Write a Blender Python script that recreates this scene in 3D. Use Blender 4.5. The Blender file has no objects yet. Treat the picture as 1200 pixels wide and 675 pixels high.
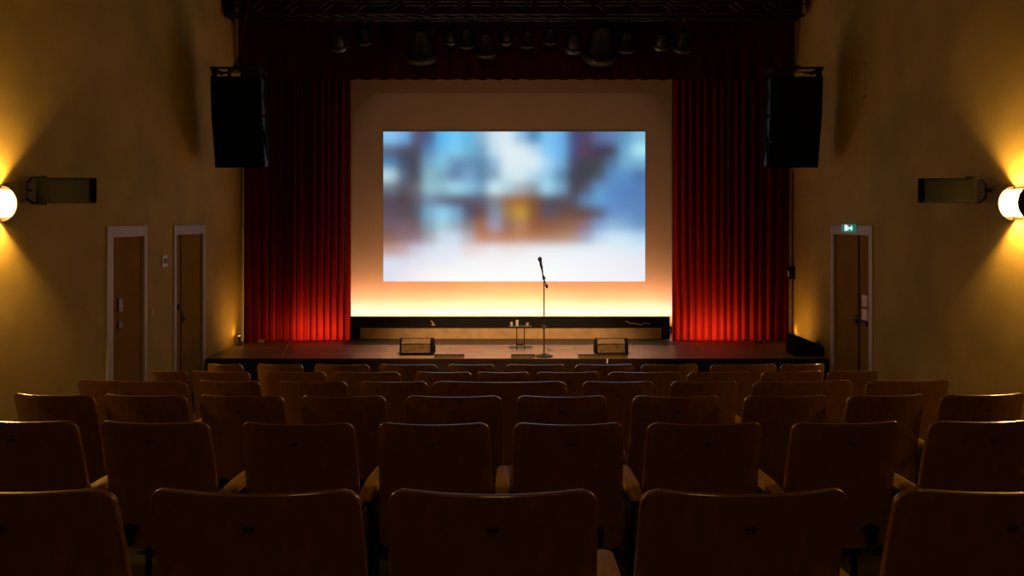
import bpy, bmesh, math, random
from mathutils import Vector, Matrix
random.seed(7)
S = bpy.context.scene
COL = S.collection
PI = math.pi
F, ZE, HY = 950.0, 2.35, 260.0          # focal length in px, eye height, horizon row
def PX(px, d): return (px - 600.0) * d / F
def PZ(py, d): return ZE - (py - HY) * d / F

# ------------------------------------------------------------------ materials
def lin(h):
    r = [int(h[i:i+2], 16) / 255 for i in (0, 2, 4)]
    return tuple(c / 12.92 if c <= .04045 else ((c + .055) / 1.055) ** 2.4 for c in r)
def mat(name, col, rough=.5, metal=0.0, noise=0.0, nscale=8.0, stretch=(1, 1, 1), bump=0.0, bscale=40.0, spec=.5, coat=0.0):
    m = bpy.data.materials.new(name); m.use_nodes = True
    nt = m.node_tree; b = nt.nodes['Principled BSDF']
    b.inputs['Roughness'].default_value = rough; b.inputs['Metallic'].default_value = metal
    b.inputs['Specular IOR Level'].default_value = spec
    b.inputs['Coat Weight'].default_value = coat; b.inputs['Coat Roughness'].default_value = .08
    b.inputs['Base Color'].default_value = (*col, 1)
    if noise or bump:
        tc = nt.nodes.new('ShaderNodeTexCoord'); mp = nt.nodes.new('ShaderNodeMapping')
        mp.inputs['Scale'].default_value = stretch
        nt.links.new(tc.outputs['Object'], mp.inputs['Vector'])
    if noise:
        n = nt.nodes.new('ShaderNodeTexNoise'); n.inputs['Scale'].default_value = nscale
        n.inputs['Detail'].default_value = 5
        nt.links.new(mp.outputs['Vector'], n.inputs['Vector'])
        r = nt.nodes.new('ShaderNodeValToRGB')
        r.color_ramp.elements[0].position = .3; r.color_ramp.elements[1].position = .7
        r.color_ramp.elements[0].color = (*[c * (1 - noise) for c in col], 1)
        r.color_ramp.elements[1].color = (*[min(1, c * (1 + noise)) for c in col], 1)
        nt.links.new(n.outputs['Fac'], r.inputs['Fac']); nt.links.new(r.outputs['Color'], b.inputs['Base Color'])
    if bump:
        n2 = nt.nodes.new('ShaderNodeTexNoise'); n2.inputs['Scale'].default_value = bscale; n2.inputs['Detail'].default_value = 6
        nt.links.new(mp.outputs['Vector'], n2.inputs['Vector'])
        bp = nt.nodes.new('ShaderNodeBump'); bp.inputs['Strength'].default_value = bump; bp.inputs['Distance'].default_value = .01
        nt.links.new(n2.outputs['Fac'], bp.inputs['Height']); nt.links.new(bp.outputs['Normal'], b.inputs['Normal'])
    return m
def emit(name, col, s):
    m = bpy.data.materials.new(name); m.use_nodes = True
    b = m.node_tree.nodes['Principled BSDF']
    b.inputs['Base Color'].default_value = (*[min(1, c) for c in col], 1)
    b.inputs['Emission Color'].default_value = (*col, 1); b.inputs['Emission Strength'].default_value = s
    return m

M = {}
M['wall'] = mat('ochre_plaster', (.42, .31, .10), .8, noise=.16, nscale=1.3, bump=.35, bscale=5, spec=.15)
M['ceiling'] = mat('dark_ceiling', (.10, .08, .05), .9)
M['floor'] = mat('dark_carpet', (.05, .03, .018), .9, noise=.3, nscale=30)
M['back'] = mat('brown_plywood', (.31, .145, .018), .34, noise=.2, nscale=5, stretch=(9, 9, .7), spec=.5, coat=1.0)
M['arm'] = mat('ochre_wood', (.62, .36, .10), .5, spec=.25, noise=.25, nscale=6, stretch=(8, 1, 8))
M['pan'] = mat('seat_plywood', (.17, .08, .03), .4, noise=.25, nscale=6, stretch=(8, 1, 8))
M['iron'] = mat('black_iron', (.012, .011, .010), .5, metal=.4)
M['black'] = mat('matt_black', (.006, .006, .006), .7, spec=.25)
M['blackbox'] = mat('black_textured', (.005, .005, .005), .85, bump=.2, bscale=200, spec=.08)
M['grille'] = mat('black_grille', (.004, .004, .003), .9, bump=.5, bscale=260, spec=.06)
M['rail'] = mat('worn_grey_metal', (.09, .10, .11), .4, metal=.6, noise=.5, nscale=18)
M['chrome'] = mat('bright_metal', (.55, .55, .55), .25, metal=1)
M['frame'] = mat('greyish_white_paint', (.50, .45, .46), .5)
M['leaf'] = mat('brown_door_leaf', (.26, .145, .02), .85, spec=.06, noise=.1, nscale=3)
M['gap'] = mat('dark_gap', (.01, .007, .005), .9)
M['white'] = mat('white_plastic', (.70, .68, .66), .4)
M['dark'] = mat('dark_plastic', (.02, .016, .016), .4)
M['tan'] = mat('tan_plastic', (.60, .40, .2), .5)
M['yellow'] = mat('yellow_tag', (.75, .6, .05), .5)
M['redcable'] = mat('dark_red_cable', (.10, .012, .01), .5)
M['cyc'] = mat('white_screen_cloth', (.62, .51, .44), .9, noise=.04, nscale=2, spec=.05)
M['plinth'] = mat('plaster_plinth', (.50, .34, .19), .8, noise=.15, nscale=6)
M['stagewood'] = None
M['stageface'] = mat('stage_front_black', (.02, .011, .007), .7, spec=.2, noise=.3, nscale=6)
M['wedge'] = mat('worn_brown_panel', (.14, .09, .045), .5, noise=.5, nscale=9, stretch=(1, 1, 4))
M['lens'] = mat('dark_lens', (.008, .008, .009), .6, spec=.2)
M['lampbody'] = mat('lamp_black', (.008, .008, .009), .42, metal=.4)
M['glass'] = emit('frosted_glass_glow', (1.0, .54, .11), 120.0)
M['rim'] = mat('bright_lamp_rim', (.22, .24, .26), .3, metal=.8)  # paler than the housing, to paint the lit arcs on lamp edges
M['glassdim'] = emit('frosted_glass_dim_glow', (1.0, .54, .11), 36.0)
M['bulb'] = emit('bulb_glow', (1.0, .7, .3), 12.0)
M['uplens'] = emit('uplight_lens_glow', (1.0, .55, .16), 3.0)
M['exit'] = emit('exit_green', (.02, .22, .17), .55)
M['exitwhite'] = emit('exit_white', (.75, .95, .95), 1.0)
M['clear'] = mat('clear_glass', (.8, .7, .55), .08, spec=.8)

def wood_planks():
    m = bpy.data.materials.new('stage_planks'); m.use_nodes = True
    nt = m.node_tree; b = nt.nodes['Principled BSDF']
    tc = nt.nodes.new('ShaderNodeTexCoord'); mp = nt.nodes.new('ShaderNodeMapping')
    nt.links.new(tc.outputs['Object'], mp.inputs['Vector'])
    br = nt.nodes.new('ShaderNodeTexBrick')
    br.inputs['Scale'].default_value = 1.0
    br.inputs['Brick Width'].default_value = 1.9; br.inputs['Row Height'].default_value = .28
    br.inputs['Mortar Size'].default_value = .006
    br.inputs['Color1'].default_value = (.235, .150, .088, 1); br.inputs['Color2'].default_value = (.175, .108, .062, 1)
    br.inputs['Mortar'].default_value = (.03, .018, .01, 1)
    nt.links.new(mp.outputs['Vector'], br.inputs['Vector'])
    n = nt.nodes.new('ShaderNodeTexNoise'); n.inputs['Scale'].default_value = 3.0; n.inputs['Detail'].default_value = 6
    nt.links.new(mp.outputs['Vector'], n.inputs['Vector'])
    mx = nt.nodes.new('ShaderNodeMix'); mx.data_type = 'RGBA'; mx.blend_type = 'MULTIPLY'
    mx.inputs['Factor'].default_value = .7
    nt.links.new(br.outputs['Color'], mx.inputs['A']); nt.links.new(n.outputs['Color'], mx.inputs['B'])
    rr = nt.nodes.new('ShaderNodeHueSaturation'); rr.inputs['Saturation'].default_value = .95; rr.inputs['Value'].default_value = 2.15
    nt.links.new(mx.outputs['Result'], rr.inputs['Color'])
    nt.links.new(rr.outputs['Color'], b.inputs['Base Color'])
    b.inputs['Roughness'].default_value = .42
    return m
M['stagewood'] = wood_planks()

def velvet(name, col, trans, tcol=None):
    m = bpy.data.materials.new(name); m.use_nodes = True
    nt = m.node_tree; b = nt.nodes['Principled BSDF']; out = nt.nodes['Material Output']
    b.inputs['Base Color'].default_value = (*col, 1); b.inputs['Roughness'].default_value = .75
    b.inputs['Specular IOR Level'].default_value = .2
    b.inputs['Sheen Weight'].default_value = .02; b.inputs['Sheen Tint'].default_value = (1, .35, .3, 1)
    tc = nt.nodes.new('ShaderNodeTexCoord'); n = nt.nodes.new('ShaderNodeTexNoise'); n.inputs['Scale'].default_value = 60
    nt.links.new(tc.outputs['Object'], n.inputs['Vector'])
    bp = nt.nodes.new('ShaderNodeBump'); bp.inputs['Strength'].default_value = .15
    nt.links.new(n.outputs['Fac'], bp.inputs['Height']); nt.links.new(bp.outputs['Normal'], b.inputs['Normal'])
    if trans:
        t = nt.nodes.new('ShaderNodeBsdfTranslucent'); t.inputs['Color'].default_value = (*(tcol or col), 1)
        mx = nt.nodes.new('ShaderNodeMixShader'); mx.inputs['Fac'].default_value = trans
        nt.links.new(b.outputs[0], mx.inputs[1]); nt.links.new(t.outputs[0], mx.inputs[2]); nt.links.new(mx.outputs[0], out.inputs[0])
    return m
M['velvet'] = velvet('red_velvet', (.02, .0015, .0015), .17, (.75, .03, .018))
M['valance'] = velvet('dark_red_velvet', (.05, .004, .004), 0)

# ------------------------------------------------------------------ helpers
def obj(name, bm, m, parent=None, smooth=False, loc=(0, 0, 0)):
    me = bpy.data.meshes.new(name)
    bmesh.ops.recalc_face_normals(bm, faces=bm.faces)
    bm.to_mesh(me); bm.free()
    if smooth:
        for p in me.polygons: p.use_smooth = True
        try: me.set_sharp_from_angle(angle=math.radians(35))
        except Exception: pass
    for mm in (m if isinstance(m, (list, tuple)) else [m]): me.materials.append(mm)
    o = bpy.data.objects.new(name, me); COL.objects.link(o)
    o.location = loc
    if parent: o.parent = parent
    return o
def thing(name, label, cat, loc=(0, 0, 0), rz=0, group=None):
    o = bpy.data.objects.new(name, None); COL.objects.link(o)
    o.empty_display_size = .1
    o.location = loc; o.rotation_euler = (0, 0, rz)
    o['label'] = label; o['category'] = cat
    if group: o['group'] = group
    return o
def tag(o, label, cat, group=None):
    o['label'] = label; o['category'] = cat
    if group: o['group'] = group
    return o
def struct(name, bm, m, parent=None, label=None):
    o = obj(name, bm, m, parent)
    if not parent: o['kind'] = 'structure'
    if label: o['label'] = label
    return o
def box(bm, x0, x1, y0, y1, z0, z1, bev=0, mi=0):
    r = bmesh.ops.create_cube(bm, size=1)
    for v in r['verts']:
        v.co = Vector(((x0 + x1) / 2 + v.co.x * (x1 - x0), (y0 + y1) / 2 + v.co.y * (y1 - y0), (z0 + z1) / 2 + v.co.z * (z1 - z0)))
    fs = {f for v in r['verts'] for f in v.link_faces}
    for f in fs: f.material_index = mi
    if bev:
        es = {e for v in r['verts'] for e in v.link_edges}
        bmesh.ops.bevel(bm, geom=list(es), offset=bev, segments=2, affect='EDGES', profile=.5)
    return bm
def tube(bm, p0, p1, r0, r1=None, seg=10, caps=True):
    p0 = Vector(p0); p1 = Vector(p1); d = p1 - p0
    r1 = r0 if r1 is None else r1
    q = d.to_track_quat('Z', 'Y').to_matrix().to_4x4()
    bmesh.ops.create_cone(bm, cap_ends=caps, segments=seg, radius1=r0, radius2=r1, depth=d.length,
                          matrix=Matrix.Translation((p0 + p1) / 2) @ q)
    return bm
def path(bm, pts, r, seg=6):
    for a, b in zip(pts[:-1], pts[1:]):
        tube(bm, a, b, r, seg=seg)
    for p in pts[1:-1]:
        bmesh.ops.create_uvsphere(bm, u_segments=seg, v_segments=4, radius=r, matrix=Matrix.Translation(p))
    return bm
def lathe(bm, prof, axis_m=Matrix(), seg=20):
    rings = []
    for r, z in prof:
        if r < 1e-6: rings.append([bm.verts.new(axis_m @ Vector((0, 0, z)))])
        else: rings.append([bm.verts.new(axis_m @ Vector((r * math.cos(2 * PI * k / seg), r * math.sin(2 * PI * k / seg), z))) for k in range(seg)])
    for a, b in zip(rings[:-1], rings[1:]):
        for k in range(seg):
            k2 = (k + 1) % seg
            if len(a) == 1 and len(b) == 1: continue
            if len(a) == 1: bm.faces.new((a[0], b[k], b[k2]))
            elif len(b) == 1: bm.faces.new((a[k], a[k2], b[0]))
            else: bm.faces.new((a[k], a[k2], b[k2], b[k]))
    return bm
def prism(bm, pts, ax, a0, a1, bev=0):
    """extrude polygon pts (2D) along axis ax ('x': pts=(y,z); 'y': pts=(x,z); 'z': pts=(x,y))"""
    def co(p, a): return {'x': (a, p[0], p[1]), 'y': (p[0], a, p[1]), 'z': (p[0], p[1], a)}[ax]
    A = [bm.verts.new(co(p, a0)) for p in pts]; B = [bm.verts.new(co(p, a1)) for p in pts]
    fs = [bm.faces.new(A), bm.faces.new(B[::-1])]
    n = len(pts)
    for i in range(n): fs.append(bm.faces.new((A[i], A[(i + 1) % n], B[(i + 1) % n], B[i])))
    if bev:
        es = {e for f in fs for e in f.edges}
        bmesh.ops.bevel(bm, geom=list(es), offset=bev, segments=2, affect='EDGES', profile=.5)
    return bm
def B(): return bmesh.new()

# ------------------------------------------------------------------ room shell
XL, XR = -4.36, 4.49
CEIL, YB, YF = 6.6, -3.0, 15.0
FLOOR = [(-3, 1.35), (0, 1.13), (1.77, .87), (3.24, .655), (4.1, .581), (5.1, .458), (6.1, .333), (7.08, .218), (8.7, 0), (15, 0)]
def fz(y):
    for (a, za), (b, zb) in zip(FLOOR[:-1], FLOOR[1:]):
        if a <= y <= b: return za + (zb - za) * (y - a) / (b - a)
    return 0
bm = B()
prism(bm, FLOOR + [(15, -.3), (-3, -.3)], 'x', XL - .4, XR + .4)
struct('floor', bm, M['floor'])
bm = B(); box(bm, XL - .4, XR + .4, YB, YF, CEIL, CEIL + .1)
struct('ceiling', bm, M['ceiling'])
bm = B(); box(bm, XL - .4, XR + .4, YB - .1, YB, 1.2, CEIL)
struct('wall_rear', bm, M['wall'])
bm = B(); box(bm, XL - .4, XR + .4, YF - .02, YF + .1, 0, CEIL)
struct('wall_stage', bm, M['black'])

# openings (y0, y1) and inner top
ITOP = 2.185
openL = [(8.83, 9.59), (10.50, 11.41)]
openR = [(10.17, 11.29)]
def side_wall(name, x, sgn, opens):
    bm = B()
    xo = x + sgn * .22
    a, b = min(x, xo), max(x, xo)
    y = YB
    for y0, y1 in opens:
        box(bm, a, b, y, y0, -.3, CEIL); box(bm, a, b, y0, y1, ITOP, CEIL); y = y1
    box(bm, a, b, y, YF, -.3, CEIL)
    return struct(name, bm, M['wall'])
side_wall('wall_left', XL, -1, openL)
side_wall('wall_right', XR, 1, openR)

def door(name, x, s, y0, y1, near_w, far_w, gap, label):
    """s=-1 left wall, +1 right wall. Structure with frame, leaves, hardware."""
    root = bpy.data.objects.new(name, None); COL.objects.link(root)
    root.location = (x, (y0 + y1) / 2, 0); root['kind'] = 'structure'; root['label'] = label
    yc = (y0 + y1) / 2
    def bx(bm, d0, d1, ya, yb, za, zb, bev=0):      # d: depth out of the wall toward the room (positive) 
        xa, xb = -s * d0, -s * d1
        return box(bm, min(xa, xb), max(xa, xb), ya - yc, yb - yc, za, zb, bev)
    f = B()
    bx(f, -.02, .018, y0 - near_w, y0 + .005, 0, 2.305, .004)
    bx(f, -.02, .018, y1 - .005, y1 + far_w, 0, 2.305, .004)
    bx(f, -.02, .018, y0 + .005, y1 - .005, ITOP - .005, 2.305, .004)
    obj('door_frame', f, M['frame'], root)
    j = B(); bx(j, -.22, -.20, y0, y1, 0, ITOP); obj('door_stop', j, M['gap'], root)
    if gap is None:
        l = B(); bx(l, -.06, -.02, y0, y1, .01, ITOP - .004, .003); lf = obj('door_leaf', l, M['leaf'], root)
        for za, zb in ((1.34, 1.5), (1.16, 1.25)):
            h = B(); bx(h, -.022, -.002, y0 + .16, y0 + .26, za, zb, .006); obj('lock_plate', h, M['dark'], lf)
    else:
        g0, g1 = gap
        l = B(); bx(l, -.06, -.02, y0, g0, .01, ITOP - .004, .003); near = obj('door_leaf', l, M['leaf'], root)
        l = B(); bx(l, -.06, -.02, g1, y1, .01, ITOP - .004, .003); far = obj('door_leaf', l, M['leaf'], root)
        g = B(); bx(g, -.07, -.05, g0, g1, .01, ITOP - .004); obj('door_gap', g, M['gap'], root)
        h = B(); bx(h, -.022, -.010, g1 + .02, g1 + .06, 1.0, 1.14, .003); bx(h, -.012, .03, g1 + .03, g1 + .05, 1.06, 1.08); bx(h, .022, .036, g1 - .06, g1 + .05, 1.058, 1.082, .004)
        obj('door_handle', h, M['iron'], far, True)
        if s < 0:
            h = B(); lathe(h, [(0, .05), (.03, .045), (.036, .03), (.03, .012), (.012, .008), (.012, 0), (0, 0)], Matrix.Translation((-s * -.02, y0 + .09 - yc, 1.235)) @ Matrix.Rotation(PI / 2, 4, 'Y'), 14)
            obj('door_knob', h, M['iron'], near, True)
        else:
            h = B(); bx(h, -.022, .01, y0 + .06, y0 + .22, 1.27, 1.42, .006); obj('push_plate', h, M['white'], near)
            h = B(); bx(h, -.022, .01, y0 + .06, y0 + .22, 1.10, 1.24, .006); obj('push_plate', h, M['white'], near)
            h = B(); bx(h, -.022, .03, y0 + .05, y0 + .22, 1.03, 1.08, .006); obj('lock_box', h, M['iron'], near)
    return root
door('door_1', XL, -1, 8.83, 9.59, .13, .065, None, 'brown door in a pale frame on the left wall, nearer the viewer')
door('door_2', XL, -1, 10.50, 11.41, .075, .09, (10.70, 10.745), 'brown double door in a pale frame on the left wall, beside the stage')
door('door_3', XR, 1, 10.17, 11.29, .10, .10, (10.50, 10.575), 'brown double door in a pale frame on the right wall, under the exit sign')

# exit sign over right door
t = thing('exit_sign', 'small glowing green and white exit sign above the right door', 'sign', (XR - .022, 10.72, 2.22))
b = B(); box(b, -.03, 0, -.2, .2, -.005, .10, .004); obj('sign_box', b, M['exit'], t)
b = B()                                               # running figure and arrow, white
def signpoly(bm, pts): prism(bm, [(p[0], p[1]) for p in pts], 'x', -.034, -.029)
signpoly(b, [(.02, .012), (.09, .012), (.09, .09), (.02, .09)])
signpoly(b, [(-.16, .045), (-.12, .085), (-.12, .06), (-.05, .06), (-.05, .035), (-.12, .035), (-.12, .01)])
signpoly(b, [(-.03, .02), (-.015, .015), (.0, .05), (.012, .03), (.018, .035), (.0, .075), (-.02, .075), (-.035, .055), (-.02, .055)])
obj('pictogram', b, M['exitwhite'], t)

# wall fittings
t = thing('wall_control_panel', 'small white wall control panel with dark display between the two left doors', 'control panel', (XL, 10.15, 1.86))
b = B(); box(b, 0, .02, -.075, .075, -.075, .075, .006); obj('casing', b, M['white'], t)
b = B(); box(b, .018, .026, -.05, .05, -.03, .03, .002); obj('display', b, M['dark'], t)
t = thing('light_switch', 'small cream light switch on the left wall beside the nearer door', 'switch', (XL, 9.80, 1.26))
b = B(); box(b, 0, .012, -.035, .035, -.04, .04, .003); obj('plate', b, M['tan'], t)
b = B(); box(b, .01, .018, -.015, .015, -.02, .02, .002); obj('rocker', b, M['white'], t)
t = thing('wall_hatch', 'square access hatch with pale rim high on right wall beside the hanging speakers', 'hatch', (XR, 10.53, ZE + 1.80))
b = B()
for a in (box(b, -.015, 0, -.24, -.215, -.22, .22), box(b, -.015, 0, .215, .24, -.22, .22), box(b, -.015, 0, -.24, .24, .20, .22), box(b, -.015, 0, -.24, .24, -.22, -.20)): pass
obj('rim', b, mat('hatch_rim', (.55, .42, .25), .5), t)
b = B(); box(b, -.006, 0, -.215, .215, -.20, .20); obj('panel', b, M['wall'], t)
t = thing('conduit', 'thin vertical cable conduit with small junction box on right wall beside the curtain', 'conduit', (XR, 12.93, .42))
b = B(); tube(b, (-.02, 0, 0), (-.02, 0, 2.75), .011, seg=8); obj('pipe', b, M['redcable'], t, True)
b = B(); box(b, -.09, 0, -.09, .06, 1.02, 1.22, .006); jb = obj('junction_box', b, M['iron'], t)
b = B(); box(b, -.095, -.088, -.05, .0, 1.06, 1.15, .002); obj('cover', b, M['white'], jb)

# sconces
def sconce(label, x, y, z, s, dim=1.0):
    t = thing('wall_sconce', label, 'wall lamp', (x, y, z), 0, 'wall sconces')
    def X(d): return -s * d
    b = B(); box(b, min(0, X(.02)), max(0, X(.02)), -.14, .14, -.14, .14, .004); obj('back_plate', b, M['iron'], t)
    n = 12
    for sy in (-1, 1):
        b = B()
        pts = [(X(.0), -.155)] + [(X(.145 * math.cos(a) + .005), .155 * math.sin(a) * 1.0) for a in [(-PI / 2 + PI * k / n) for k in range(n + 1)]] + [(X(0), .155)]
        prism(b, pts, 'y', sy * .14 - .004, sy * .14 + .004)
        obj('end_plate', b, M['iron'], t)
    b = B()
    nu, nv = 14, 12
    g = []
    for i in range(nu + 1):
        u = -1 + 2 * i / nu; row = []
        for k in range(nv + 1):
            a = -.95 + 1.9 * k / nv
            r = .135 * (1 - .12 * u * u)
            row.append(b.verts.new((X(.02 + r * math.cos(a)), u * .136, .140 * math.sin(a))))
        g.append(row)
    for i in range(nu):
        for k in range(nv): b.faces.new((g[i][k], g[i + 1][k], g[i + 1][k + 1], g[i][k + 1]))
    obj('glass_shade', b, M['glass'] if dim == 1 else M['glassdim'], t, True)
    b = B(); bmesh.ops.create_uvsphere(b, u_segments=12, v_segments=8, radius=.018, matrix=Matrix.Translation((X(.075), 0, 0)))
    tube(b, (X(.015), 0, 0), (X(.06), 0, 0), .012)
    obj('bulb', b, M['bulb'], t, True)
    for zz in (0,):
        l = bpy.data.lights.new('sconce_light', 'POINT'); l.energy = SCONCE_W * dim; l.color = (1, .54, .11); l.shadow_soft_size = .028
        lo = bpy.data.objects.new('sconce_light', l); COL.objects.link(lo); lo.location = (X(.075), 0, zz); lo.parent = t
    return t
SCONCE_W = 250
sconce('glowing wall sconce on the left wall at the frame edge', XL, 6.76, ZE + .155, -1)
sconce('glowing wall sconce on the right wall beside the small black speaker', XR, 7.10, ZE + .165, 1)

sconce('added unseen wall sconce on the left wall beside the third row of seats', XL, 4.0, ZE + .155, -1, .85)  # out-of-frame pair added to light the seat backs
sconce('added unseen wall sconce on the right wall beside the third row of seats', XR, 4.0, ZE + .165, 1, .85)

# surround speakers
def surround(label, x, s, cx, y, z, yaw):
    t = thing('surround_speaker', label, 'loudspeaker', (cx, y, z), yaw, 'surround speakers on the side walls')
    b = B()
    pts = [(-.26, -.0), (-.245, -.13), (.215, -.13), (.25, -.10), (.16, .12), (-.17, .12)]
    pts = [(-s * p[0], p[1]) for p in pts]
    prism(b, pts, 'z', -.115, .11, .008); obj('cabinet', b, M['blackbox'], t)
    b = B(); 
    xa, xb = sorted((-s * -.22, -s * .205))
    box(b, xa, xb, -.145, -.128, -.10, .095, .004); obj('grille', b, M['grille'], t)
    b = B()                                          # U bracket from the wall
    wx = x - cx                                      # wall offset in world x (yaw is small)
    e = s * .20
    pts3 = [Vector((e, .0, .125)), Vector((e + s * .13, .0, .11)), Vector((e + s * .17, .0, .06)), Vector((e + s * .17, .0, -.07)), Vector((e + s * .12, .0, -.115)), Vector((e, .0, -.125))]
    path(b, pts3, .010, 8)
    br = obj('bracket', b, M['iron'], t, True)
    b = B(); tube(b, (e + s * .17, 0, 0), Matrix.Rotation(-yaw, 3, 'Z') @ Vector((wx, 0, 0)), .014, seg=8); obj('wall_arm', b, M['iron'], br, True)
    return t
surround('small black speaker on a curved bracket on the left wall', XL, -1, -4.0, 7.35, ZE + .285, math.radians(10))
surround('small black speaker on a curved bracket on the right wall', XR, 1, 4.05, 7.62, ZE + .295, math.radians(-10))

# ------------------------------------------------------------------ stage
SZ = ZE - 1.937; YT0 = 13.42
bm = B()
box(bm, XL, XR, 11.50, YF - .02, SZ - .05, SZ)
st = struct('floor_stage', bm, M['stagewood'])
bm = B(); box(bm, XL, XR, 11.47, 11.498, 0, SZ - .002)
struct('trim_1', bm, M['stageface'])
bm = B(); box(bm, PX(405, 13.1), PX(787, 13.1), 12.78, YT0, SZ, SZ + .003); struct('stage_dark_strip', bm, mat('dark_floor_strip', (.045, .027, .012), .5, noise=.3, nscale=5))  # thin darker sheet over the rear of the stage floor
# backdrop screen
YC = 14.2
t = thing('projection_screen', 'huge white backdrop screen with a blurred bright picture projected on its middle', 'screen', (0, YC, SZ))
b = B(); box(b, PX(385, YC), PX(815, YC), 0, .02, .1, PZ(60, YC) - SZ); obj('screen_cloth', b, M['cyc'], t)
GRID = """8cc8f5 78b0e8 55556e 4a5585 5cbcf0 72cdff 62b8e8 86b8d0 d0e6f2 dceef8 8fbfe0 3f7bb0 7cc8f5 70b5ee 454a78 50455f 5a6f9c 6080b0 5c98c4 80c0e0
5a5f78 4a4a58 4c4650 5a85b8 70c0ea 88d0f2 70b4d8 6c9fc0 c8e4f2 e4f2f8 e4f2f6 c0e0f2 82ccf5 70b8f0 4a4a78 5a4056 40384a 403848 70a8d0 b4eefc
4a82b0 46506a 45404c 74a8c8 86c4e0 6890b4 6890b4 5c86ac 90b8d8 e4f2f8 dcecf2 e4f4fa a8dcf8 74b4e0 46445e 42424e 44464f 50749c 76b0d4 74acd4
c0e4ee 50647e 48404a 8cb8c8 7aa4bc 5f7aa8 7aa4c8 5c84ac 7aa0b8 d4ecf4 d8f0f8 b0d8ec 98cbe8 5c86ae 3e4050 3e4248 48505c 5c90c4 5a90c8 4a74a8
6c7484 58545e 64646c 98c4d0 90c0d0 a8e0f4 90c8e8 709cbc d8f4fc b0d0dc a8b0b8 88949c a8e0fa 7aacc8 48404c 504e60 6098c8 5c8cc4 5484bc 5880b8
544854 50404a 5a5460 708aa8 62687e 504a60 584c5c 5c5870 7c8088 96663c a06828 7a5030 4e4450 544854 50505e 6088b4 64a4d8 5c8cc8 5484bc 5882ba
5c5060 5a4a54 50525c 78b0d0 98d8f8 78b0d0 50506c 64483c 8490a8 a07c48 c89c40 7c5434 5a5064 60504e 644a40 604840 585868 6890c8 6890c4 5c88c0
705c66 74606a 6e5a60 80a0b0 a8d0dc 90a8bc 807c80 a06840 a0a0b8 8c6a58 b08060 945c40 8a5840 8c6048 94684e 8a7080 80a0d0 90b8dc 84acd4 6894c4
886058 8c6c74 8c7078 a0a0a8 d0dcec d0e0f4 b8b0b4 c07850 bc8060 b87850 c08460 b07850 b07c58 b08060 b09080 98a0c0 c0dcf0 d0ecfa d0eaf8 b8dcf4
c09890 c4a8a8 d0d0e0 dce4f4 e0eaf8 e4e8f4 ecdcde f0e4e4 f0f0f8 f0e8ea f0ecf0 f4f4fc f2f4fc f0f6fc ecf6fc eef8fe ecf4fa e4f2fa e0f0f8 dcecf8
dce4f4 dfe3f2 e4e8f4 e8ecf6 eceef6 f0f4f8 f4f6fa f6f8fa f6f8fa f6f8fa f8fafc f8fafc f8fafc f8fafc f6f8fc f4f6fc f2f4fa f0f2fa eef0f8 eaecf6
dce4f4 ece8f0 f4f0f4 fcf8f4 fefcf8 fefefc fefefc fefefe fefefe fefefe fefefe fefefe fefefe fcfcfe fafafe f8f8fc f6f6fa f4f4f8 f2f2f8 f0f0f8"""
GR = [[lin(h) for h in r.split()] for r in GRID.split('\n')]
def sample(u, v):
    xs, ys = u * 20 - .5, v * 12 - .5
    acc = [0, 0, 0]; ws = 0
    for jj in range(int(ys) - 2, int(ys) + 4):
        for ii in range(int(xs) - 2, int(xs) + 4):
            wt = math.exp(-((xs - ii) ** 2 + (ys - jj) ** 2) / .44)
            c_ = GR[min(max(jj, 0), 11)][min(max(ii, 0), 19)]
            ws += wt
            for k in range(3): acc[k] += wt * c_[k]
    return [q / ws for q in acc]
    x = min(max(u * 20 - .5, 0), 18.999); y = min(max(v * 12 - .5, 0), 10.999)
    i, j = int(x), int(y); a, c = x - i, y - j
    a = a * a * (3 - 2 * a); c = c * c * (3 - 2 * c)
    return [(GR[j][i][k] * (1 - a) + GR[j][i + 1][k] * a) * (1 - c) + (GR[j + 1][i][k] * (1 - a) + GR[j + 1][i + 1][k] * a) * c for k in range(3)]
b = B()
NU, NV = 120, 72
ix0, ix1, iz1, iz0 = PX(449.3, YC), PX(756, YC), PZ(154.3, YC) - SZ, PZ(329.8, YC) - SZ
vs = [[b.verts.new((ix0 + (ix1 - ix0) * i / NU, -.004, iz1 + (iz0 - iz1) * j / NV)) for i in range(NU + 1)] for j in range(NV + 1)]
for j in range(NV):
    for i in range(NU): b.faces.new((vs[j][i], vs[j + 1][i], vs[j + 1][i + 1], vs[j][i + 1]))
pm = bpy.data.materials.new('projected_picture'); pm.use_nodes = True
nt = pm.node_tree; pb = nt.nodes['Principled BSDF']
at = nt.nodes.new('ShaderNodeAttribute'); at.attribute_name = 'Col'
nt.links.new(at.outputs['Color'], pb.inputs['Emission Color']); pb.inputs['Emission Strength'].default_value = .97
pb.inputs['Base Color'].default_value = (.03, .03, .03, 1); pb.inputs['Roughness'].default_value = .9; pb.inputs['Specular IOR Level'].default_value = 0
po = obj('projected_image', b, pm, t)
ca = po.data.color_attributes.new('Col', 'FLOAT_COLOR', 'POINT')
for j in range(NV + 1):
    for i in range(NU + 1):
        c = sample(i / NU, j / NV)
        ca.data[j * (NU + 1) + i].color = (*c, 1)

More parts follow.
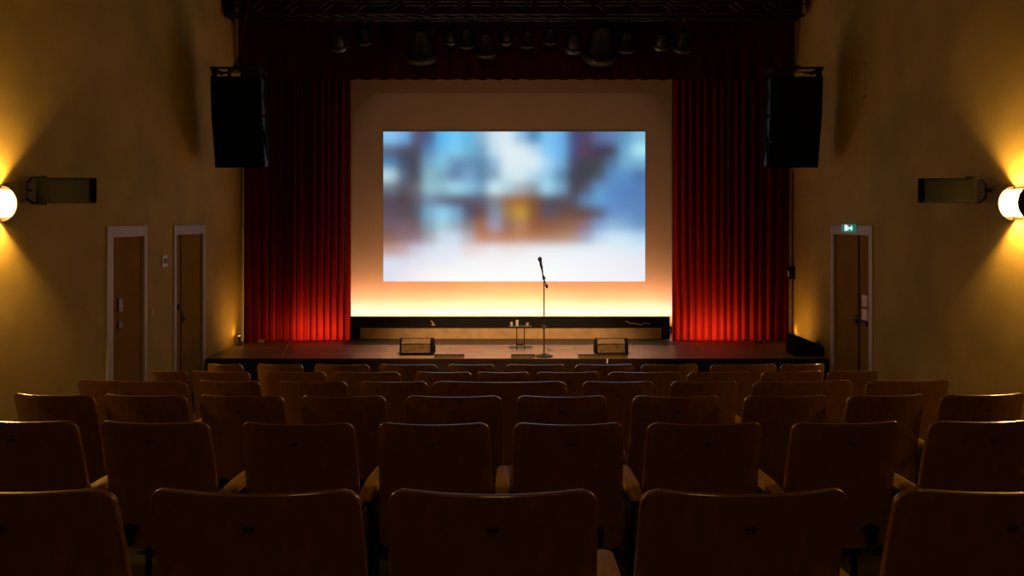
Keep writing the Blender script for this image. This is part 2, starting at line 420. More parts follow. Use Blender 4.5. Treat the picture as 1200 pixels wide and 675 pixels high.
# light trough below the screen
YT = 13.43
t = thing('light_trough', 'long black light trough along the bottom of the backdrop screen', 'trough', (0, YT, SZ))
zt0, zt1 = PZ(384, YT) - SZ, PZ(371, YT) - SZ
tx0, tx1 = PX(405, YT), PX(785, YT)
b = B(); box(b, tx0, tx1, 0, .03, zt0, zt1, .004); obj('front_board', b, M['black'], t)
b = B(); box(b, tx0, tx1, .03, .75, zt0 - .01, zt0 + .01); obj('bottom_board', b, M['black'], t)
b = B(); box(b, tx0, PX(422, YT), -.01, .3, 0, zt0, .004); obj('end_post', b, M['black'], t)
b = B(); box(b, PX(775.5, YT), tx1, -.01, .3, 0, zt0, .004); obj('end_post', b, M['black'], t)
b = B(); box(b, PX(422, YT), PX(775.5, YT), .012, .04, 0, zt0); obj('plinth_panel', b, M['plinth'], t)
for nm, xa_, xb_ in (('light_block_left', XL, -2.74), ('light_block_right', 2.74, XR)):  # unseen black panels added to keep screen light off the curtains
    bm = B(); box(bm, xa_, xb_, 13.76, 13.79, SZ, CEIL); struct(nm, bm, M['black'])
# light strip in the trough
def area(name, loc, rot, sx, sy, e, col, spread=PI):
    l = bpy.data.lights.new(name, 'AREA'); l.shape = 'RECTANGLE'; l.size = sx; l.size_y = sy; l.energy = e; l.color = col; l.spread = spread
    o = bpy.data.objects.new(name, l); COL.objects.link(o); o.location = loc; o.rotation_euler = rot
    return o
CYC_W = 72; BACK_W = 15
area('trough_light', (0, 13.88, SZ + zt0 + .06), (math.radians(180 - 28), 0, 0), 6.2, .10, CYC_W * 1.18, (1, .40, .09))
area('trough_fill_strip', (0, 14.08, SZ + zt0 + .10), (math.radians(180 - 10), 0, 0), 6.2, .05, 12, (.36, .52, 1.2))  # added cool strip that whitens the glow low on the screen
for s in (-1, 1):  # added lamps, unseen behind each curtain, make the velvet glow
    area('added_curtain_backlight', (s * 3.20, 13.64, SZ + .10), (math.radians(-125), 0, 0), .8, .12, BACK_W, (1, .6, .3))
    area('added_curtain_backlight', (s * 3.55, 13.64, SZ + .10), (math.radians(-125), 0, 0), 1.3, .12, BACK_W * .33, (1, .6, .3))

# curtains
def drape(name, label, x0, x1, z0, z1, y, m, n, amp, curve=None, scallop=0, cat='curtain', seed=0):
    rnd = random.Random(seed)
    b = B(); W = x1 - x0; cols = n * 10; rows = 14
    ph = [rnd.uniform(-.5, .5) for _ in range(n + 2)]; am = [rnd.uniform(.55, 1.25) for _ in range(n + 2)]
    g = []
    for j in range(rows + 1):
        v = j / rows; row = []
        for i in range(cols + 1):
            u = i / cols; q = u * n; k = int(q); f = q - k
            a1 = am[k] * (1 - f) + am[k + 1] * f; p1 = ph[k] * (1 - f) + ph[k + 1] * f
            s = math.sin(2 * PI * (q + .25 * p1))
            yy = y - amp * a1 * (s + .3 * math.sin(4 * PI * q + 2 * p1)) * (.75 + .25 * (1 - v))
            if curve: yy += curve(u)
            zz = z0 + (z1 - z0) * v
            if scallop and j == 0: zz -= scallop * math.cos(2 * PI * q)
            row.append(b.verts.new((x0 + W * u + .25 * amp * math.cos(2 * PI * q) * a1, yy, zz)))
        g.append(row)
    for j in range(rows):
        for i in range(cols): b.faces.new((g[j][i], g[j][i + 1], g[j + 1][i + 1], g[j + 1][i]))
    ob = obj(name, b, m, None, True)
    # origin at base
    c = Vector(((x0 + x1) / 2, y, z0))
    ob.data.transform(Matrix.Translation(-c)); ob.location = c
    return tag(ob, label, cat)
YD = 13.27
drape('stage_curtain', 'long pleated red velvet curtain on the left side of the stage', XL + .03, PX(410, YD), SZ - .012, ZE + 2.9, YD, M['velvet'], 15, .05,
      lambda u: -.22 * max(0, (.35 - u) / .35) ** 2, seed=3)
drape('stage_curtain', 'long pleated red velvet curtain on the right side of the stage', PX(786.8, YD), XR - .03, SZ - .012, ZE + 2.9, YD, M['velvet'], 15, .05,
      lambda u: -.18 * max(0, (u - .65) / .35) ** 2, seed=5)
drape('stage_valance', 'wide dark red valance drape hanging across the top of the stage', XL + .02, XR - .02, PZ(93.3, 12.82), CEIL - .02, 12.82, M['valance'], 34, .025, scallop=.006, seed=8, cat='valance')

# microphone stand
YM = 11.66
t = thing('microphone_stand', 'slim upright microphone stand with round base at the stage front centre', 'microphone stand', (PX(637.5, YM), YM, SZ))
b = B(); lathe(b, [(0, 0), (.13, 0), (.13, .012), (.11, .022), (.03, .032), (.02, .05), (0, .05)], seg=28); obj('base', b, M['iron'], t, True)
zj = PZ(326, YM) - SZ
b = B(); tube(b, (0, 0, .04), (0, 0, zj * .38), .013); obj('lower_pole', b, M['chrome'], t, True)
b = B(); tube(b, (0, 0, zj * .36), (0, 0, zj), .0095); obj('upper_pole', b, M['iron'], t, True)
b = B(); tube(b, (0, 0, zj * .345), (0, 0, zj * .40), .020, .017, 12); obj('height_clutch', b, M['chrome'], t, True)
b = B(); tube(b, (.0, 0, zj - .02), (-.012, 0, zj + .035), .02, .017)
bmesh.ops.create_uvsphere(b, u_segments=10, v_segments=8, radius=.024, matrix=Matrix.Translation((0, 0, zj)))
tube(b, (0, 0, zj - .02), (.035, -.02, zj - .10), .008); tube(b, (.03, -.02, zj - .09), (.045, -.02, zj - .14), .022, .016)
obj('boom_clamp', b, M['black'], t, True)
xm, zm = PX(632.8, YM) - PX(637.5, YM), PZ(309, YM) - SZ
b = B(); tube(b, (-.012, 0, zj + .02), (xm + .016, 0, zm - .01), .010)
tube(b, (xm + .03, 0, zm - .07), (xm + .008, 0, zm + .0), .017, .019)
obj('microphone_clip', b, M['black'], t, True)
b = B(); box(b, -.03, -.012, -.012, .012, zj + .085, zj + .12, .004); obj('clip_screw', b, M['black'], t)
m_ = thing('microphone', 'small black handheld microphone clipped on top of the stand', 'microphone', (PX(632.8, YM), YM, SZ + zm))
b = B(); tube(b, (.028, 0, -.085), (.005, 0, .04), .013, .020, 12); obj('body', b, M['black'], m_, True)
b = B(); bmesh.ops.create_uvsphere(b, u_segments=14, v_segments=10, radius=.031, matrix=Matrix.Translation((-.002, 0, .066)) @ Matrix.Diagonal((1, 1, 1.12, 1))); obj('head_grille', b, M['iron'], m_, True)
b = B(); tube(b, (.004, 0, .036), (.002, 0, .046), .027, .028, 14); obj('ring', b, M['chrome'], m_, True)

# wedge monitors
def wedge(label, px0, px1, ytop, ybot, d, mirror):
    xc = PX((px0 + px1) / 2, d); w = (px1 - px0) * d / F; h = (ybot - ytop) * d / F
    t = thing('wedge_monitor', label, 'stage monitor', (xc, d, SZ), 0, 'wedge monitors at the stage front')
    b = B(); prism(b, [(0, 0), (.02, h * .72), (.10, h), (.30, .16), (.34, 0)], 'x', -w / 2, w / 2, .008); obj('cabinet', b, M['blackbox'], t)
    b = B()
    prism(b, [(-.008, h * .16), (.004, h * .9 * .72), (.015, h * .9 * .72), (.005, h * .16)], 'x', -w / 2 + .03, w / 2 - .05); 
    obj('panel', b, M['wedge'], t)
    b = B(); prism(b, [(.012, h * .70), (.085, h * .955), (.095, h * .965), (.022, h * .71)], 'x', -w / 2 + .03, w / 2 - .05); obj('upper_panel', b, M['wedge'], t)
    b = B(); box(b, w / 2 - .004, w / 2 + .012, .08, .2, h * .38, h * .6, .005); obj('handle', b, M['iron'], t)
    return t
wedge('brown fronted wedge monitor on the stage front, left of the microphone stand', 468, 508, 397, 417, 11.74, 1)
wedge('brown fronted wedge monitor on the stage front, right of the microphone stand', 698, 736.5, 397, 416.5, 11.76, 1)
# side wedge at right wall
d = 11.72
t = thing('wedge_monitor', 'black wedge monitor seen from the side at the right stage corner', 'stage monitor', (PX(946, d), d, SZ), 0, 'wedge monitors at the stage front')
x0, x1 = PX(930.5, d) - PX(946, d), PX(964, d) - PX(946, d)
b = B(); prism(b, [(x0, 0), (x0, .27), (x0 + .02, .285), (x0 + .06, .28), (x1 - .01, .135), (x1, .11), (x1, 0)], 'y', -.08, .35, .008); obj('cabinet', b, M['blackbox'], t)
b = B(); prism(b, [(x0 + .07, .276), (x1 - .03, .146), (x1 - .03, .153), (x0 + .07, .284)], 'y', -.05, .32); obj('grille', b, M['lampbody'], t)

# low boxes on the stage edge
def lowbox(label, px0, px1, py0, d, dep):
    x0, x1 = PX(px0, d), PX(px1, d); h = PZ(py0, d + dep) - SZ if False else .035
    t = thing('stage_edge_box', label, 'box', ((x0 + x1) / 2, d, SZ), 0, 'low boxes on the stage edge'); w = x1 - x0
    b = B(); box(b, -w / 2, w / 2, 0, dep, 0, h, .005); obj('body', b, M['wedge'], t)
    b = B(); box(b, -w / 2, w / 2, .0, dep, h, h + .008, .002); obj('lid', b, M['stageface'], t)
lowbox('low flat brown box on the stage edge beside the left wedge monitor', 508.5, 544, 416, 11.52, .10)
lowbox('low flat brown box on the stage edge just left of the microphone base', 599, 627, 416, 11.52, .10)
lowbox('low flat brown box on the stage edge in front of the right wedge monitor', 678, 735, 415, 11.52, .10)
b = B(); prism(b, [(-.008, -.045), (.008, -.045), (.016, .02), (-.002, .02)], 'y', -.008, .002)
o = obj('tape_strip', b, M['white'], None, False, (PX(711.3, 11.47), 11.468, SZ - .02)); tag(o, 'short white tape strip on the stage edge below the right wedge monitor', 'tape')
o.data.materials[0] = mat('bright_white_tape', (.9, .88, .82), .4)

# low side table and things on it
d = 12.3
t = thing('side_table', 'low thin-legged side table on stage, left of the microphone stand', 'table', (PX(609.5, d), d, SZ))
zt = PZ(382, d) - SZ
hw = .17
b = B(); box(b, -hw, hw, -.12, .12, zt - .016, zt, .004); obj('tabletop', b, M['black'], t)
for x in (PX(605.5, d) - PX(609.5, d), PX(614.5, d) - PX(609.5, d)):
    b = B(); path(b, [Vector((x, .08, zt - .01)), Vector((x, .08, .012)), Vector((x, -.10, .012))], .007, 8)
    obj('leg', b, M['iron'], t, True)
b = B(); box(b, -.05, .05, .06, .09, .05, .085, .004); obj('crossbar', b, M['wedge'], t)
xt = PX(609.5, d)
for nm, lab, dx, h, r, m in (('glass', 'small clear glass at the left end of the low side table', -.13, .06, .02, 'clear'),
                             ('glass', 'taller clear glass in the middle of the low side table', -.045, .09, .024, 'clear'),
                             ('cup', 'small pale cup at the right end of the low side table', .11, .05, .024, 'tan')):
    b = B(); lathe(b, [(0, 0), (r * .8, 0), (r, h), (r * .88, h), (r * .7, .008), (0, .008)], seg=14)
    o = obj(nm, b, M[m], None, True, (xt + dx, d - .02, SZ + zt)); tag(o, lab, nm)

# cable pieces on the trough
def cable(name, label, pts, r, m='tan', cat='cable'):
    b = B(); c = Vector(pts[0]); path(b, [Vector(p) - c for p in pts], r, 6)
    o = obj(name, b, M[m], None, True, c); return tag(o, label, cat)
yb = YT - .008
cable('cable', 'thin loose cable on the black trough, right of the microphone stand', [(PX(733, yb), yb, PZ(376, yb)), (PX(739, yb), yb, PZ(379, yb)), (PX(746, yb), yb, PZ(379.5, yb)), (PX(751, yb), yb, PZ(381, yb)), (PX(755, yb), yb, PZ(378.5, yb)), (PX(762, yb), yb, PZ(379.5, yb))], .006)
cable('cable_clip', 'small pale cable clip on the black trough above the left wedge monitor', [(PX(505, yb), yb, PZ(376, yb)), (PX(508, yb), yb, PZ(379, yb)), (PX(506, yb), yb, PZ(381, yb)), (PX(510, yb), yb, PZ(381, yb))], .009, cat='clip')
cable('floor_cable', 'thin cable running across the dark left part of the stage', [(PX(340, 13.1), 13.1, SZ + .008), (PX(336, 12.5), 12.5, SZ + .008), (PX(330.5, 11.65), 11.65, SZ + .008)], .007, 'tan')

def plug(label, px, py, d):
    t = thing('power_plug', label, 'plug', (PX(px, d), d, SZ), .4, 'plugs on the stage floor')
    b = B(); box(b, -.05, .05, -.03, .03, 0, .045, .01); obj('body', b, M['white'], t)
    b = B(); path(b, [Vector((.05, 0, .02)), Vector((.1, .02, .014)), Vector((.13, .06, .008))], .008); obj('lead', b, M['rail'], t, True)
plug('small pale power plug on the stage floor below the left curtain', 306, 398, 13.0)
plug('small dark plug on the stage floor below the right curtain, nearer the centre', 888, 401, 12.95)
plug('small dark plug on the stage floor below the right curtain, nearer the wall', 902, 399, 13.0)
for o in list(COL.objects):
    if o.name.startswith('power_plug.'):
        for c in o.children:
            if c.name.startswith('body'):
                c.data.materials[0] = M['rail']

# floor uplights at both stage corners
def uplight(label, x, d, s):
    t = thing('floor_uplight', label, 'lamp', (x, d, SZ), 0, 'floor uplights at the stage corners')
    b = B(); box(b, -.035, .035, -.035, .035, 0, .012, .003); path(b, [Vector((0, .03, .01)), Vector((0, .03, .07))], .006); obj('stand', b, M['iron'], t)
    b = B(); tube(b, (0, 0, .045), (-s * -.008, 0, .145), .018, .022, 14); obj('housing', b, M['iron'], t, True)
    b = B(); tube(b, (s * .008, 0, .144), (s * .009, 0, .149), .019, .019, 14); obj('lens', b, M['uplens'], t, True)
    l = bpy.data.lights.new('uplight_lamp', 'SPOT'); l.energy = UP_W; l.color = (1, .45, .07); l.spot_size = math.radians(150); l.spot_blend = 1; l.shadow_soft_size = .03
    o = bpy.data.objects.new('uplight_lamp', l); COL.objects.link(o); o.parent = t; o.location = (s * .01, 0, .165)
    o.rotation_euler = Vector((s * .55, -.55, .8)).to_track_quat('-Z', 'Y').to_euler()
UP_W = 1.5
uplight('tiny floor uplight at the left wall by the curtain foot', PX(281, 12.72), 12.72, -1)
uplight('tiny floor uplight at the right wall by the curtain foot', PX(926, 12.85), 12.85, 1)

for s, xw in ((-1, XL), (1, XR)):  # added spots without fixtures, widening the glow on the side walls
    l = bpy.data.lights.new('side_fill_spot', 'SPOT'); l.energy = 14; l.color = (1, .46, .08); l.spot_size = math.radians(120); l.spot_blend = 1; l.shadow_soft_size = .05
    o = bpy.data.objects.new('side_fill_spot', l); COL.objects.link(o); o.location = (xw - s * .62, 12.45, SZ + .25)
    o.rotation_euler = Vector((s * .8, .05, .35)).to_track_quat('-Z', 'Y').to_euler()
# ------------------------------------------------------------------ flown equipment
YTr = 12.2
tz1, tz0 = PZ(1, YTr), PZ(16, YTr)
xa, xb = PX(267, YTr), PX(938, YTr)
t = thing('lighting_truss', 'long black lattice lighting truss spanning above the stage front', 'truss', (0, YTr, tz0))
H = tz1 - tz0
b = B()
for z in (0, H):
    for y in (0, .22): tube(b, (xa, y, z), (xb, y, z), .02, seg=8)
n = 34
for i in range(n):
    u0 = xa + (xb - xa) * i / n; u1 = xa + (xb - xa) * (i + 1) / n
    for y in (0, .22): tube(b, (u0, y, 0 if i % 2 else H), (u1, y, H if i % 2 else 0), .009, seg=6)
    tube(b, (u0, 0, 0), (u1, .22, 0), .009, seg=6)
obj('truss_frame', b, M['lampbody'], t, True)
for x, s in ((xa, -1), (xb, 1)):
    b = B(); box(b, x - .02, x + .02, -.03, .25, -.06, H + .03, .004); tube(b, (x + s * .02, -.02, -.03), (x + s * .045, -.02, -.03), .03); tube(b, (x + s * .02, -.02, H * .75), (x + s * .045, -.02, H * .75), .025)
    obj('end_bracket', b, M['lampbody'], t)
b = B(); tube(b, (xa + .4, -.02, -.10), (xb - .4, -.02, -.10), .019, seg=8)
for i in range(8): tube(b, (xa + .5 + i * (xb - xa - 1) / 7, -.01, -.10), (xa + .5 + i * (xb - xa - 1) / 7, 0, 0), .012, seg=6)
obj('lamp_bar', b, M['lampbody'], t, True)
for i in range(4):
    x = xa + .9 + i * (xb - xa - 1.8) / 3
    b = B(); tube(b, (x, .11, H), (x, .11, CEIL - tz0), .008, seg=6); obj('hanging_wire', b, M['iron'], t)

LY = YTr - .02; LZ = tz0 - .10
lights = [(396, 47, 10), (427, 43, 8), (493, 53, 17), (527, 43, 7), (547, 44, 10), (570, 52, 12), (593, 42, 8), (618, 45, 9), (645, 42, 8), (673, 48, 11), (704, 51, 19), (734, 48, 11), (776, 47, 9), (801, 48, 11)]
names = ['first', 'second', 'third', 'fourth', 'fifth', 'sixth', 'seventh', 'eighth', 'ninth', 'tenth', 'eleventh', 'twelfth', 'thirteenth', 'fourteenth', 'fifteenth']
for i, (px, py, r) in enumerate(lights):
    size = 'large' if r > 14 else ('small' if r < 10 else 'medium')
    if i == 0: lab = 'medium black stage lamp, leftmost of those hanging under the truss'
    elif i == len(lights) - 1: lab = 'medium black stage lamp, rightmost of those hanging under the truss'
    else: lab = size + ' black stage lamp hanging under the truss, %s from the left' % names[i]
    x = PX(px, LY)
    t = thing('stage_lamp', lab, 'stage lamp', (x, LY, LZ), 0, 'stage lamps hanging under the truss')
    R = r * LY / F; zc = PZ(py, LY) - LZ
    tilt = Matrix.Translation((0, -.0, zc)) @ Matrix.Rotation(math.radians(-(90 + (52 if i % 3 else 38))), 4, 'X')
    L = R * 1.25
    hb = B(); lathe(hb, [(0, -L), (R * .55, -L), (R * .72, -L * .8), (R * .8, 0), (R * .86, L * .45), (R, L * .5), (R, L * .8), (R * .9, L * .8), (R * .86, L * .55)], tilt, 22); obj('housing', hb, M['lampbody'], t, True)
    b = B(); lathe(b, [(0, L * .62), (R * .45, L * .60), (R * .87, L * .55)], tilt, 22); obj('lens', b, M['lens'], t, True)
    b = B(); lathe(b, [(R * .99, L * .62), (R * 1.035, L * .68), (R * 1.035, L * .82), (R * .97, L * .84)], tilt, 22); obj('front_rim', b, M['rim'], t, True)
    b = B(); tube(b, (0, 0, -.028), (0, 0, .028), .03, seg=10)
    obj('clamp', b, M['rail'], t, True)
    b = B(); zy = min(-.03, zc + R * .95)
    path(b, [Vector((-R * 1.02, 0, zc)), Vector((-R * 1.02, 0, zy)), Vector((R * 1.02, 0, zy)), Vector((R * 1.02, 0, zc))], .010); tube(b, (0, 0, zy), (0, 0, 0), .010)
    obj('yoke', b, M['lampbody'], t, True)

# line arrays
def line_array(label, pxo, pxi, s):
    """s=-1 left, +1 right.  outer / inner front edge pixel columns"""
    d = 11.0
    xo, xi = PX(pxo, d), PX(pxi, d); xc = (xo + xi) / 2; w = abs(xi - xo)
    zt = PZ(78, d)
    t = thing('line_array', label, 'loudspeaker', (xc, d, zt))
    b = B()
    for xx in (-w / 2 + .02, w / 2 - .02): box(b, xx - .02, xx + .02, 0, .40, -.05, .0, .004)
    box(b, -w / 2, w / 2, .0, .03, -.03, .0, .004); box(b, -w / 2, w / 2, .36, .40, -.03, .0, .004); box(b, -.03, .03, 0, .4, -.02, .015)
    for xx in (-w / 2 + .04, -.08, w / 2 - .04): box(b, xx - .03, xx + .03, .03, .08, -.14, -.02)
    fr = obj('rigging_frame', b, M['iron'], t)
    b = B(); box(b, -.045, .075, -.015, -.006, -.135, -.085); obj('yellow_tag', b, M['yellow'], fr)
    z = -.13; y = 0.0
    hs = [.53, .72]; tl = [4, 12]
    for k in range(2):
        h = hs[k]; a = math.radians(tl[k]); dy = h * math.sin(a); dz = h * math.cos(a)
        b = B()
        q = [(y, z + .012 * k), (y + dy, z - dz), (y + dy + .30, z - dz + .07), (y + .36, z + .012 * k)]
        prism(b, q, 'x', -w / 2, w / 2, .012); cab = obj('cabinet', b, M['blackbox'], t)
        b = B(); prism(b, [(y - .012, z - .02), (y + dy - .012, z - dz + .02), (y + dy + .006, z - dz + .02), (y + .006, z - .02)], 'x', -w / 2 + .035, w / 2 - .035); obj('grille', b, M['grille'], cab)
        b = B(); prism(b, [(y + .03, z - .01), (y + dy + .03, z - dz + .01), (y + dy + .16, z - dz + .05), (y + .10, z - h * .5), (y + .16, z - .03)], 'x', *sorted((-s * (w / 2 - .002), -s * (w / 2 + .012)))); obj('side_rail', b, M['rail'], cab)
        for f in (.15, .5, .85):
            for xx in (-w / 2 + .018, w / 2 - .018):
                b = B(); bmesh.ops.create_uvsphere(b, u_segments=8, v_segments=6, radius=.009, matrix=Matrix.Translation((xx, y + dy * f - .001, z - dz * f))); obj('bolt', b, M['chrome'], cab, True)
        z -= dz; y += dy
    # cable
    xcab = PX(270 if s < 0 else 934, d) - xc
    b = B(); tube(b, (xcab, .2, -.01), (xcab + s * -.0 + (.03 if s < 0 else 0), .9, PZ(-20, 12) - zt), .010 if s < 0 else .022, seg=8); obj('hanging_cable', b, M['redcable'] if s < 0 else M['iron'], t, True)
    b = B(); tube(b, (xcab, .2, -.01), (xcab, .2, .09), .035, .02, 10); obj('shackle', b, M['iron'], t, True)
    return t
line_array('black hanging two-box speaker array with yellow tag, left of the stage', 246, 304.5, -1)
line_array('black hanging two-box speaker array with thick cable, right of the stage', 965, 905, 1)

# ------------------------------------------------------------------ seats
def back_mesh():
    b = B(); w, r, zt, zb = .235, .042, .88, .33
    cols = [-1.0 * (w - r + r * math.sin(a)) for a in [PI / 2 * k / 5 for k in range(5, 0, -1)]]
    cols += [-(w - r) + 2 * (w - r) * k / 12 for k in range(13)]
    cols += [(w - r + r * math.sin(a)) for a in [PI / 2 * k / 5 for k in range(1, 6)]]
    def drop(x):
        e = abs(x) - (w - r)
        return 0 if e <= 0 else r - math.sqrt(max(0, r * r - e * e))
    R_ = 9; th = .020
    G = [[], []]
    for side in (0, 1):
        for j in range(R_ + 1):
            row = []
            for x in cols:
                dr = drop(x); z0, z1 = zb + dr, zt - dr
                z = z0 + (z1 - z0) * j / R_
                v = (z - zb) / (zt - zb)
                xx = x * (1 + .05 * (1 - v))
                yy = .055 * (x / w) ** 2 + (1 - v) * .105 + .02 * math.sin(PI * v) + side * th
                row.append(b.verts.new((xx, yy, z)))
            G[side].append(row)
    nC = len(cols)
    for j in range(R_):
        for i in range(nC - 1):
            b.faces.new((G[0][j][i], G[0][j][i + 1], G[0][j + 1][i + 1], G[0][j + 1][i]))
            b.faces.new((G[1][j][i], G[1][j + 1][i], G[1][j + 1][i + 1], G[1][j][i + 1]))
    edge = []
    loop = [(0, i) for i in range(nC)] + [(j, nC - 1) for j in range(1, R_ + 1)] + [(R_, i) for i in range(nC - 2, -1, -1)] + [(j, 0) for j in range(R_ - 1, 0, -1)]
    for k in range(len(loop)):
        (j0, i0), (j1, i1) = loop[k], loop[(k + 1) % len(loop)]
        b.faces.new((G[0][j0][i0], G[1][j0][i0], G[1][j1][i1], G[0][j1][i1]))
    b.normal_update()
    rim = set()
    for side in (0, 1):
        for k in range(len(loop)):
            (j0, i0), (j1, i1) = loop[k], loop[(k + 1) % len(loop)]
            e = b.edges.get((G[side][j0][i0], G[side][j1][i1]))
            if e: rim.add(e)
    bmesh.ops.bevel(b, geom=list(rim), offset=.005, segments=3, affect='EDGES', profile=.5)
    return b
def keep(name, bm, m, smooth=True):
    o = obj(name, bm, m, None, smooth); me = o.data; bpy.data.objects.remove(o); return me
me_back = keep('backrest', back_mesh(), M['back'])
b = B(); g = []
for j in range(9):
    v = j / 8
    g.append([(u / 6 * .225, .13 + v * .40, .445 + .02 * v - .018 * math.cos(u / 6 * PI / 2) - .05 * max(0, v - .85) / .15 * 0.5) for u in range(-6, 7)])
top = [[b.verts.new(p) for p in row] for row in g]; bot = [[b.verts.new((p[0], p[1], p[2] - .03)) for p in row] for row in g]
for j in range(8):
    for i in range(12):
        b.faces.new((top[j][i], top[j][i + 1], top[j + 1][i + 1], top[j + 1][i])); b.faces.new((bot[j][i], bot[j + 1][i], bot[j + 1][i + 1], bot[j][i + 1]))
for j in range(8):
    b.faces.new((top[j][0], top[j + 1][0], bot[j + 1][0], bot[j][0])); b.faces.new((top[j][12], bot[j][12], bot[j + 1][12], top[j + 1][12]))
for i in range(12):
    b.faces.new((top[0][i], bot[0][i], bot[0][i + 1], top[0][i + 1])); b.faces.new((top[8][i], top[8][i + 1], bot[8][i + 1], bot[8][i]))
me_pan = keep('seat', b, M['pan'])
b = B()                                             # armrest: flat board with rounded ends
pts = [(-.026, .03), (.026, .03), (.030, .2), (.028, .40)] + [(.028 * math.cos(a), .40 + .03 * math.sin(a)) for a in (.5, 1.0, 1.57, 2.1, 2.6)] + [(-.028, .40), (-.030, .2)]
prism(b, pts, 'z', .565, .595, .007)
me_arm = keep('armrest', b, M['arm'])
b = B()                                             # cast side frame below the armrest
prism(b, [(.10, 0), (.42, 0), (.42, .02), (.30, .05), (.28, .42), (.34, .565), (.10, .565), (.16, .42), (.16, .05), (.10, .02)], 'x', -.010, .010, .003)
box(b, -.022, .022, .09, .43, 0, .012)
me_side = keep('side_frame', b, M['iron'])
b = B(); tube(b, (0, 0, .0), (0, 0, .41), .014, seg=10); lathe(b, [(0, 0), (.04, 0), (.035, .012), (0, .016)], seg=14)
me_leg = keep('leg', b, M['iron'])
b = B(); box(b, -.013, .013, -.003, .003, -.005, .005, .002)
me_plate = keep('plate', b, mat('dark_brown_plate', (.05, .025, .008), .6))
b = B(); box(b, -.03, .03, .0, .10, .41, .43, .003); box(b, -.02, .02, -.0, .02, .36, .43, .003)
me_brk = keep('back_bracket', b, M['iron'])

rowsY = [1.77, 3.24, 4.10, 5.10, 6.10, 7.08]
rows = [
 [(-135, 118), (158, 415), (449, 704), (757, 1010), (1066, 1322)],
 [(-60, 81), (105, 238), (275, 411), (439, 573), (602, 734), (762, 900), (935, 1067), (1098, 1238)],
 [(3, 103), (111, 213), (226, 328), (348, 449), (473, 588), (606, 713), (744, 848), (877, 978), (1000, 1094), (1110, 1215)],
 [(80, 215), (226, 301), (321, 404), (420, 499), (505, 665), (684, 769), (789, 869), (886, 1007), (1020, 1123)],
 [(172, 215), (218, 289), (305, 379), (388, 467), (485, 552), (558, 621), (629, 704), (714, 801), (809, 885), (896, 970), (974, 1037)],
 [(238, 281), (297, 352), (365, 431), (442, 511), (524, 579), (593, 663), (675, 745), (753, 821), (835, 915), (918, 972)],
]
rown = ['row nearest the viewer', 'second row from the viewer', 'third row from the viewer', 'fourth row from the viewer', 'fifth row from the viewer', 'farthest row before the stage']
ordn = ['leftmost'] + names[1:]
def link(name, me, parent, loc=(0, 0, 0), sc=None):
    o = bpy.data.objects.new(name, me); COL.objects.link(o); o.parent = parent; o.location = loc
    if sc: o.scale = sc
    return o
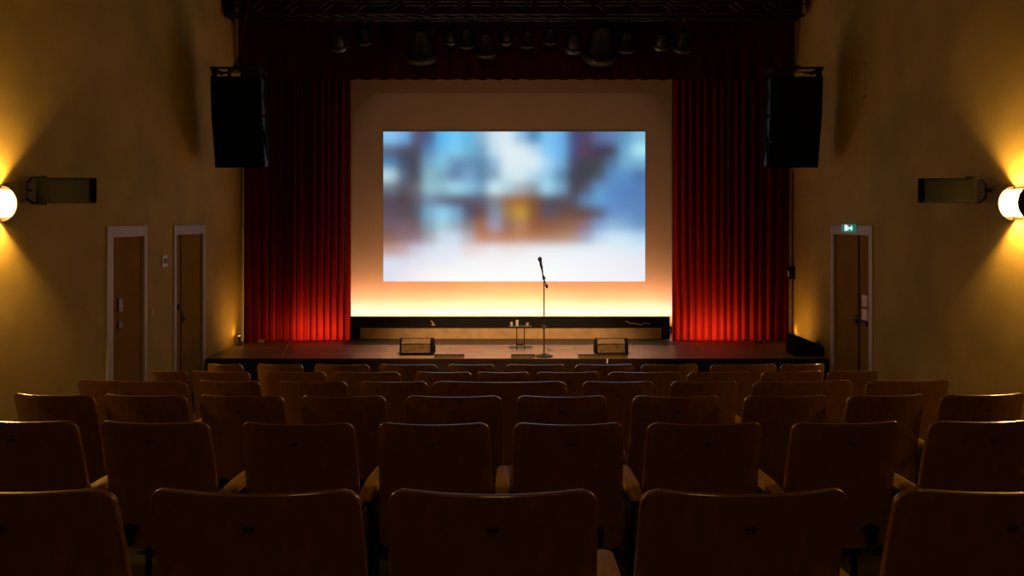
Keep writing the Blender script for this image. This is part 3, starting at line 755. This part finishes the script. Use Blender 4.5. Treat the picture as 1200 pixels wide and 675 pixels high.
for ri, row in enumerate(rows):
    y0 = rowsY[ri]; N = len(row); info = []
    for (a, c) in row:
        X = PX((a + c) / 2, y0); dd = y0 + .020 * X * X
        xl, xr = PX(a, dd), PX(c, dd)
        info.append((xl, xr, dd))
    for i, (xl, xr, dd) in enumerate(info):
        X = (xl + xr) / 2; w = (xr - xl); rz = .04 * X
        sx = w / .47 / max(.9, math.cos(rz))
        wide = ' extra wide' if sx > 1.5 else (' narrow' if sx < .75 else '')
        if i == 0: where = 'leftmost in the '
        elif i == N - 1: where = 'rightmost in the '
        else: where = names[i] + ' from left in the '
        lab = ('brown%s plywood theatre seat, ' % wide) + where + rown[ri]
        t = thing('theatre_seat', lab, 'seat', (X, dd, fz(dd)), rz, 'theatre seats in the ' + rown[ri])
        bk = link('backrest', me_back, t, (0, 0, 0), (sx, 1, 1))
        bk.modifiers.new('soft_edges', 'WEIGHTED_NORMAL').keep_sharp = True
        link('plate', me_plate, bk, (0, .0215, .80))
        link('seat', me_pan, t, (0, 0, 0), (sx * .9, 1, 1))
        for sg in (-1, 1): link('leg', me_leg, t, (sg * .15 * sx, .30, 0))
        link('back_bracket', me_brk, t, (-.12 * sx, .07, 0)); link('back_bracket', me_brk, t, (.12 * sx, .07, 0))
        arms = []
        if i == 0: arms.append(-(w / 2 + .045))
        if i < N - 1:
            gap = info[i + 1][0] - xr
            if gap > .08: arms.append(w / 2 + gap / 2)
        else: arms.append(w / 2 + .045)
        for ax in arms:
            link('side_frame', me_side, t, (ax, 0, 0)); link('armrest', me_arm, t, (ax, 0, 0))

# ------------------------------------------------------------------ lights
def spot(name, loc, target, e, col, size, blend, soft):
    l = bpy.data.lights.new(name, 'SPOT'); l.energy = e; l.color = col; l.spot_size = math.radians(size); l.spot_blend = blend; l.shadow_soft_size = soft
    o = bpy.data.objects.new(name, l); COL.objects.link(o); o.location = loc
    o.rotation_euler = (Vector(target) - Vector(loc)).to_track_quat('-Z', 'Y').to_euler()
    return o
STAGE_W = 2300
spot('stage_fill_spot', (0, 9.3, 6.0), (0, 12.2, SZ), STAGE_W, (1, .56, .22), 43, .7, .15)  # added overhead spot without a fixture, brightens the stage
l = bpy.data.lights.new('rear_fill_light', 'POINT'); l.energy = 30; l.color = (1, .58, .18); l.shadow_soft_size = .6  # added unseen fill lamp at the rear of the hall
o = bpy.data.objects.new('rear_fill_light', l); COL.objects.link(o); o.location = (0, -1.2, 5.6)

spot('screen_fill_spot', (0, -2.6, 4.6), (0, YC, ZE + .35), 260, (1, .66, .42), 22, .25, .05)  # added unseen spot that lifts the dark upper screen
w = bpy.data.worlds.new('World'); S.world = w; w.use_nodes = True
w.node_tree.nodes['Background'].inputs[0].default_value = (.01, .007, .004, 1)
w.node_tree.nodes['Background'].inputs[1].default_value = .2

# ------------------------------------------------------------------ camera
cam = bpy.data.cameras.new('camera'); co = bpy.data.objects.new('camera', cam); COL.objects.link(co)
co.location = (0, 0, ZE); co.rotation_euler = (PI / 2, 0, 0)
cam.sensor_fit = 'HORIZONTAL'; cam.sensor_width = 36; cam.lens = 36 * F / 1200
cam.shift_x = 0; cam.shift_y = -(337.5 - HY) / 1200
cam.clip_start = .05; cam.clip_end = 100
S.camera = co
S.view_settings.view_transform = 'Standard'; S.view_settings.look = 'None'
S.view_settings.exposure = 0; S.view_settings.gamma = 1
S.cycles.use_denoising = True
S.cycles.max_bounces = 8; S.cycles.diffuse_bounces = 5
S.cycles.sample_clamp_indirect = 4
